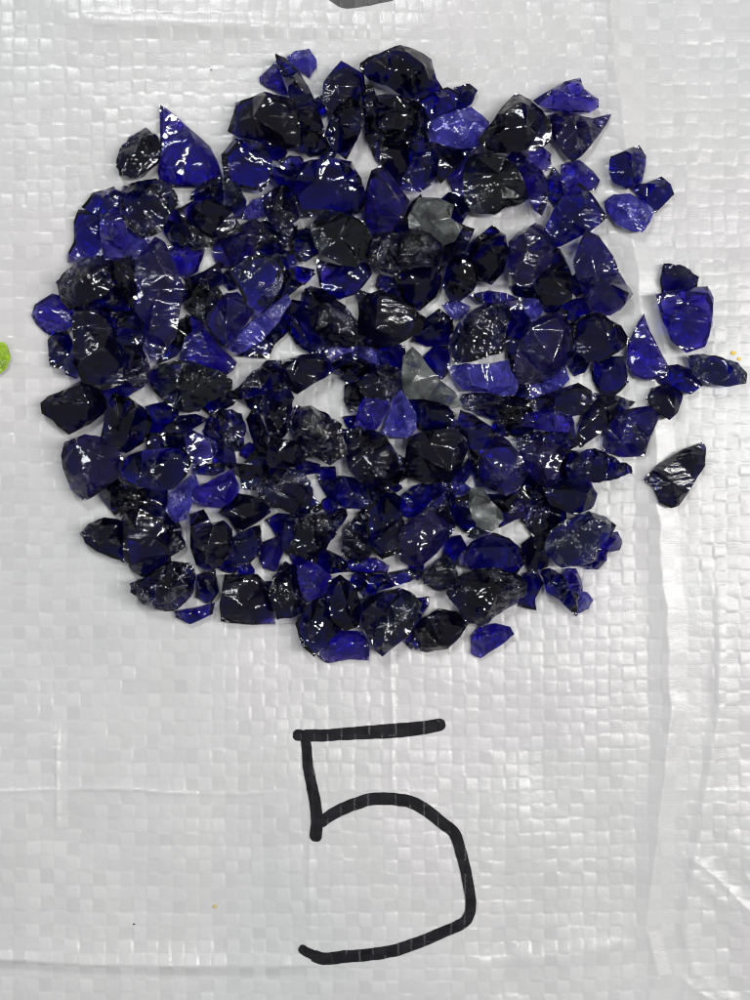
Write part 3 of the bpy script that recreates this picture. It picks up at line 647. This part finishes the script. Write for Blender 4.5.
    if segs is not None:
        Pn = np.array([v_.co[:] for v_ in bm.verts])[:, None, :]
        A_, B_ = segs[:, 0], segs[:, 1]; D_ = B_-A_
        tt = np.clip(((Pn-A_)*D_).sum(-1)/((D_*D_).sum(-1)+1e-9), 0, 1)
        dd = np.sqrt((((Pn-A_)-tt[..., None]*D_)**2).sum(-1)).min(1)
        for v_, q in zip(bm.verts, dd): v_[rl] = float(math.exp(-(q/1.0)**2))
    bm.normal_update()
    rough = {'G': .22, 'K': .34, 'S': .24, 'R': .70, 'Q': .42, 'D': .32, 'B': .28, 'V': .24, 'F': .42}[fin]
    # scalloped fracture centres
    sc = [(rnd.uniform(-R, R)*1.3, rnd.uniform(-R, R)*1.3, rnd.uniform(.45, .85)) for _ in range(2)]
    o = Vector((seed*3.1, seed*1.7, 0))
    mv = []
    for v_ in bm.verts:
        p = v_.co
        d = rough*(.9*noise.noise(p*.11+o)+.55*noise.noise(p*.27+o)+.30*noise.noise(p*.6+o))
        if fin == 'R': d += .8*abs(noise.noise(p*.42+o))
        for (sx_, sy_, fr) in sc:
            r = math.hypot(p.x-sx_, p.y-sy_); d += .22*rough*math.sin(r*fr)
        mv.append(p+v_.normal*d)
    for v_, q in zip(bm.verts, mv): v_.co = q
    bm.normal_update()
    for v_ in bm.verts:
        v_.co = v_.co*S
        if v_.co.z < 0: v_.co.z = 0
    mesh = bpy.data.meshes.new(name)
    bmesh.ops.triangulate(bm, faces=[f for f in bm.faces if len(f.verts) > 4])
    bm.to_mesh(mesh); bm.free()
    mesh.polygons.foreach_set('use_smooth', np.ones(len(mesh.polygons), bool))
    mesh.set_sharp_from_angle(angle=math.radians(13))
    return mesh

CX, CY = 352.0, 352.0
HOURS = 'twelve one two three four five six seven eight nine ten eleven'.split()
def place(px, py, rmin):
    dx, dy = (px-CX)/318.0, (CY-py)/312.0
    r = math.hypot(dx, dy); a = math.degrees(math.atan2(dx, dy)) % 360
    hr = HOURS[int(round(a/30)) % 12]
    if r < .22: return 'at the heart of the pile'
    ring = 'outer rim' if r > .84 else 'outer band' if r > .62 else 'middle ring' if r > .40 else 'inner ring'
    return '%s, %s o\'clock' % (ring, hr)
LAYER_Z = {0: .6, 1: 11.0, 2: 25.0}
used = {}; PLACED = []
for k, line in enumerate([l for l in CHIPS.strip().splitlines() if l.strip()]):
    t, fin, layer, h, outl, rid, look = [s.strip() for s in line.split('|')]
    layer = int(layer); h = float(h)
    ox, oy, sc = TILES[t]
    conv = lambda s_: [(ox+float(a.split(',')[0])/sc, oy+float(a.split(',')[1])/sc) for a in s_.split()]
    O = conv(outl); Rg = conv(rid)
    cx = sum(p[0] for p in O)/len(O); cy = sum(p[1] for p in O)/len(O)
    zb = LAYER_Z[layer]
    zb += float(sheet_px(np.array([cx]), np.array([cy]), False)[0][0]) if math.hypot(cx-CX, cy-CY) > 270 else 0
    f = 1-(zb+h*.55)*S/CAM_H          # where it really stands, seen from the camera's height
    rm = sum(math.hypot(p[0]-cx, p[1]-cy) for p in O)/len(O)
    g = 1+(3.0 if math.hypot(cx-CX, cy-CY) < 290 else .8)/rm
    PLACED.append((cx, cy, [(cx+(p[0]-cx)*g, cy+(p[1]-cy)*g) for p in O], look))
    rel = lambda L: [((p[0]-cx)*f*g, (p[1]-cy)*f*g) for p in L]
    me = chip_mesh('glass_chip', rel(O), rel(Rg), h, fin, k+1, jag={'R': 1.6, 'F': .9, 'Q': .9}.get(fin, .35))
    if me is None: print('bad chip', k, look); continue
    me.materials.append(MAT[fin])
    ob = link(bpy.data.objects.new('glass_chip', me))
    ob.location = ((cx-375)*f*S, (500-cy)*f*S, zb*S)
    lab = look+', '+place(cx, cy, 0)
    if len(lab.replace("'", ' ').split()) > 16: lab = lab.replace(" o'clock", '')
    if lab in used: print('DUP', lab)
    used[lab] = 1
    tag(ob, lab, 'glass chip', 'blue glass chips heaped on the woven sheet')

# small dark chips buried in the shade between the others; the bare gaps stay bare
GAPS = [(216,135,14),(155,176,8),(184,195,9),(164,240,8),(220,160,8),(304,222,8),(360,166,9),(364,150,11),(412,200,7),(504,220,10),(549,208,9),(556,159,10),(469,220,6),
 (504,276,7),(565,246,8),(460,313,8),(311,279,8),(287,340,11),(352,303,10),(356,302,9),(440,300,10),(417,347,7),(586,381,8),(620,314,9),(327,398,24),(282,355,8),
 (145,398,10),(100,430,8),(153,400,7),(249,408,6),(240,363,6),(254,493,6),(220,517,6),(265,535,9),(180,556,7),(317,490,9),(268,536,9),(269,509,6),(346,520,6),
 (340,546,7),(288,560,7),(392,559,9),(409,482,7),(353,513,6),(460,570,8),(517,530,12),(468,546,6),(594,443,10),(436,601,9),(563,255,11),(395,565,9),(340,120,8),(420,590,10),(610,400,9),(530,590,8)]
def inside(x, y, poly):
    c = False; j = len(poly)-1
    for i in range(len(poly)):
        if (poly[i][1] > y) != (poly[j][1] > y) and x < (poly[j][0]-poly[i][0])*(y-poly[i][1])/(poly[j][1]-poly[i][1])+poly[i][0]: c = not c
        j = i
    return c
rf = random.Random(77); fills = []; taken = set()
for tr in range(9000):
    if len(fills) >= 26: break
    x = rf.uniform(50, 640); y = rf.uniform(60, 640)
    if math.hypot((x-CX)/300, (y-CY)/290) > .93: continue
    if any(math.hypot(x-a, y-b) < c+8 for a, b, c in GAPS): continue
    if any(math.hypot(x-a, y-b) < 17 for a, b in fills): continue
    if any(abs(x-q[0]) < 60 and abs(y-q[1]) < 60 and inside(x, y, q[2]) for q in PLACED): continue
    near = sorted(PLACED, key=lambda q: math.hypot(q[0]-x, q[1]-y))
    nb = next(q for q in near if q[3] not in taken and len(q[3].split()) <= 9)
    taken.add(nb[3]); fills.append((x, y))
    n_ = rf.randint(5, 8); a0 = rf.uniform(0, 6.28); ex = rf.uniform(.8, 1.3)
    O = [(math.cos(a0+6.283*i/n_)*rf.uniform(8, 12.5)*ex, math.sin(a0+6.283*i/n_)*rf.uniform(8, 12.5)/ex) for i in range(n_)]
    fin = rf.choice('KKKSKDKD')
    me = chip_mesh('glass_chip', O, [(rf.uniform(-3, 3), rf.uniform(-3, 3))], rf.uniform(11, 16), fin, 500+len(fills), .8)
    if me is None: continue
    me.materials.append(MAT[fin])
    ob = link(bpy.data.objects.new('glass_chip', me)); ob.location = ((x-375)*S*.995, (500-y)*S*.995, .5*S)
    kind = {'K': 'black', 'S': 'charcoal', 'R': 'gritty', 'D': 'navy'}[fin]
    tag(ob, 'buried %s chip beside the %s' % (kind, nb[3]), 'glass chip', 'blue glass chips heaped on the woven sheet')
print('fills', len(fills), 'chips', len(PLACED))

# the green chip entering at the left edge
G = [(-26,348),(-12,340),(3,341),(7,347),(9.5,356),(6,366),(-3,374),(-20,371)]
me = chip_mesh('green_glass_chip', [(x+8, y-357) for x, y in G], [(6,-6),(9,4),(-6,0)], 17, 'D', 901, .5)
me.materials.append(MAT_GREEN)
ob = link(bpy.data.objects.new('green_glass_chip', me))
ob.location = ((-9.5-375)*S*.99, (500-357)*S*.99, .3*S)
tag(ob, 'bright lime green glass chip cut off at the left edge', 'glass chip')

# crumbs of dirt on the sheet
def simple(name, c, r=.6):
    N = NT(name); nz = N.n('TexNoise', {'Vector': N.n('TexCoord').outputs['Object'], 'Scale': 1500.0}).outputs[0]
    b = N.n('BsdfPrincipled', {'Base Color': N.mixc(nz, rgb(*[x*.7 for x in c]), rgb(*[min(1, x*1.25) for x in c])), 'Roughness': r})
    N.t.links.new(b.outputs[0], N.out.inputs['Surface']); return N.m
YEL = simple('yellow_dust', (.75,.50,.08)); DRK = simple('dark_grit', (.03,.03,.035)); TAN = simple('tan_dust', (.50,.40,.16))
def crumb(name, px, py, rx, ry, m, label, cat, seed):
    z = float(sheet_px(np.array([px]), np.array([py]))[0][0])
    bm = bmesh.new(); bmesh.ops.create_icosphere(bm, subdivisions=3, radius=1)
    for v_ in bm.verts:
        d = 1+.45*noise.noise(v_.co*1.8+Vector((seed, 0, 0)))
        v_.co = Vector((v_.co.x*rx*d, v_.co.y*ry*d, (v_.co.z*.5+.35)*min(rx, ry)*d))*S
    me = bpy.data.meshes.new(name); bm.to_mesh(me); bm.free(); me.materials.append(m)
    ob = link(bpy.data.objects.new(name, me)); ob.location = ((px-375)*S, (500-py)*S, z*S)
    tag(ob, label, cat)
crumb('yellow_crumb', 733, 353, 2.6, 2.0, YEL, 'yellow crumb just above the ribbed pebble like chip furthest out', 'crumb', 5)
crumb('yellow_crumb', 739, 359, 2.0, 1.5, YEL, 'smaller yellow crumb touching the upper edge of the furthest out chip', 'crumb', 9)
crumb('tan_crumb', 215, 906, 1.9, 1.7, TAN, 'tiny tan crumb on bare sheet, level with the foot of the numeral', 'crumb', 12)
crumb('dark_grit', 134, 924, 1.2, .8, DRK, 'tiny dark grit speck at the lower left of the sheet', 'grit', 15)
crumb('dark_grit', 211, 70, .8, .7, DRK, 'tiny dark grit speck above the tall blue triangle chip', 'grit', 18)

# ------------------------------------------------------------------ light: a big window high on the right, a soft ceiling, a dim room
w = bpy.data.worlds.new('World'); scene.world = w; w.use_nodes = True
nt = w.node_tree; bg = nt.nodes['Background']
bg.inputs[0].default_value = (.97, .98, 1.0, 1); bg.inputs[1].default_value = .215
def area(name, loc, target, sx_, sy_, power, col):
    l = bpy.data.lights.new(name, 'AREA'); l.shape = 'RECTANGLE'; l.size = sx_; l.size_y = sy_; l.energy = power; l.color = col
    o = link(bpy.data.objects.new(name, l)); o.location = loc
    o.rotation_euler = (Vector(target)-Vector(loc)).to_track_quat('-Z', 'Y').to_euler()
    return o
area('window_light', (.60, .04, .92), (0, .02, 0), .070, 1.06, 12.4, (1.0, .985, .97))
area('skylight', (-.18, .62, 1.0), (0, .02, 0), .12, .26, 5.6, (.97, 1.0, .99))

area('side_window', (-.62, .10, .70), (0, 0, 0), .06, .45, 1.9, (.95, .98, 1.0))
cam = bpy.data.cameras.new('camera'); co_ = link(bpy.data.objects.new('camera', cam))
cam.sensor_fit = 'VERTICAL'; cam.sensor_height = 24.0; cam.lens = 24.0*CAM_H/(1000*S)
cam.clip_start = .01; cam.clip_end = 20
co_.location = (0, 0, CAM_H)
scene.camera = co_
scene.view_settings.view_transform = 'Standard'
try: scene.view_settings.look = 'None'
except Exception: pass
scene.view_settings.exposure = 0; scene.view_settings.gamma = 1
scene.cycles.max_bounces = 7; scene.cycles.transmission_bounces = 5; scene.cycles.glossy_bounces = 4; scene.cycles.diffuse_bounces = 3
scene.cycles.volume_bounces = 0
scene.cycles.caustics_refractive = True; scene.cycles.caustics_reflective = False
scene.cycles.blur_glossy = .2; scene.cycles.sample_clamp_indirect = 5.0
scene.cycles.use_denoising = True
scene.cycles.filter_width = 1.1
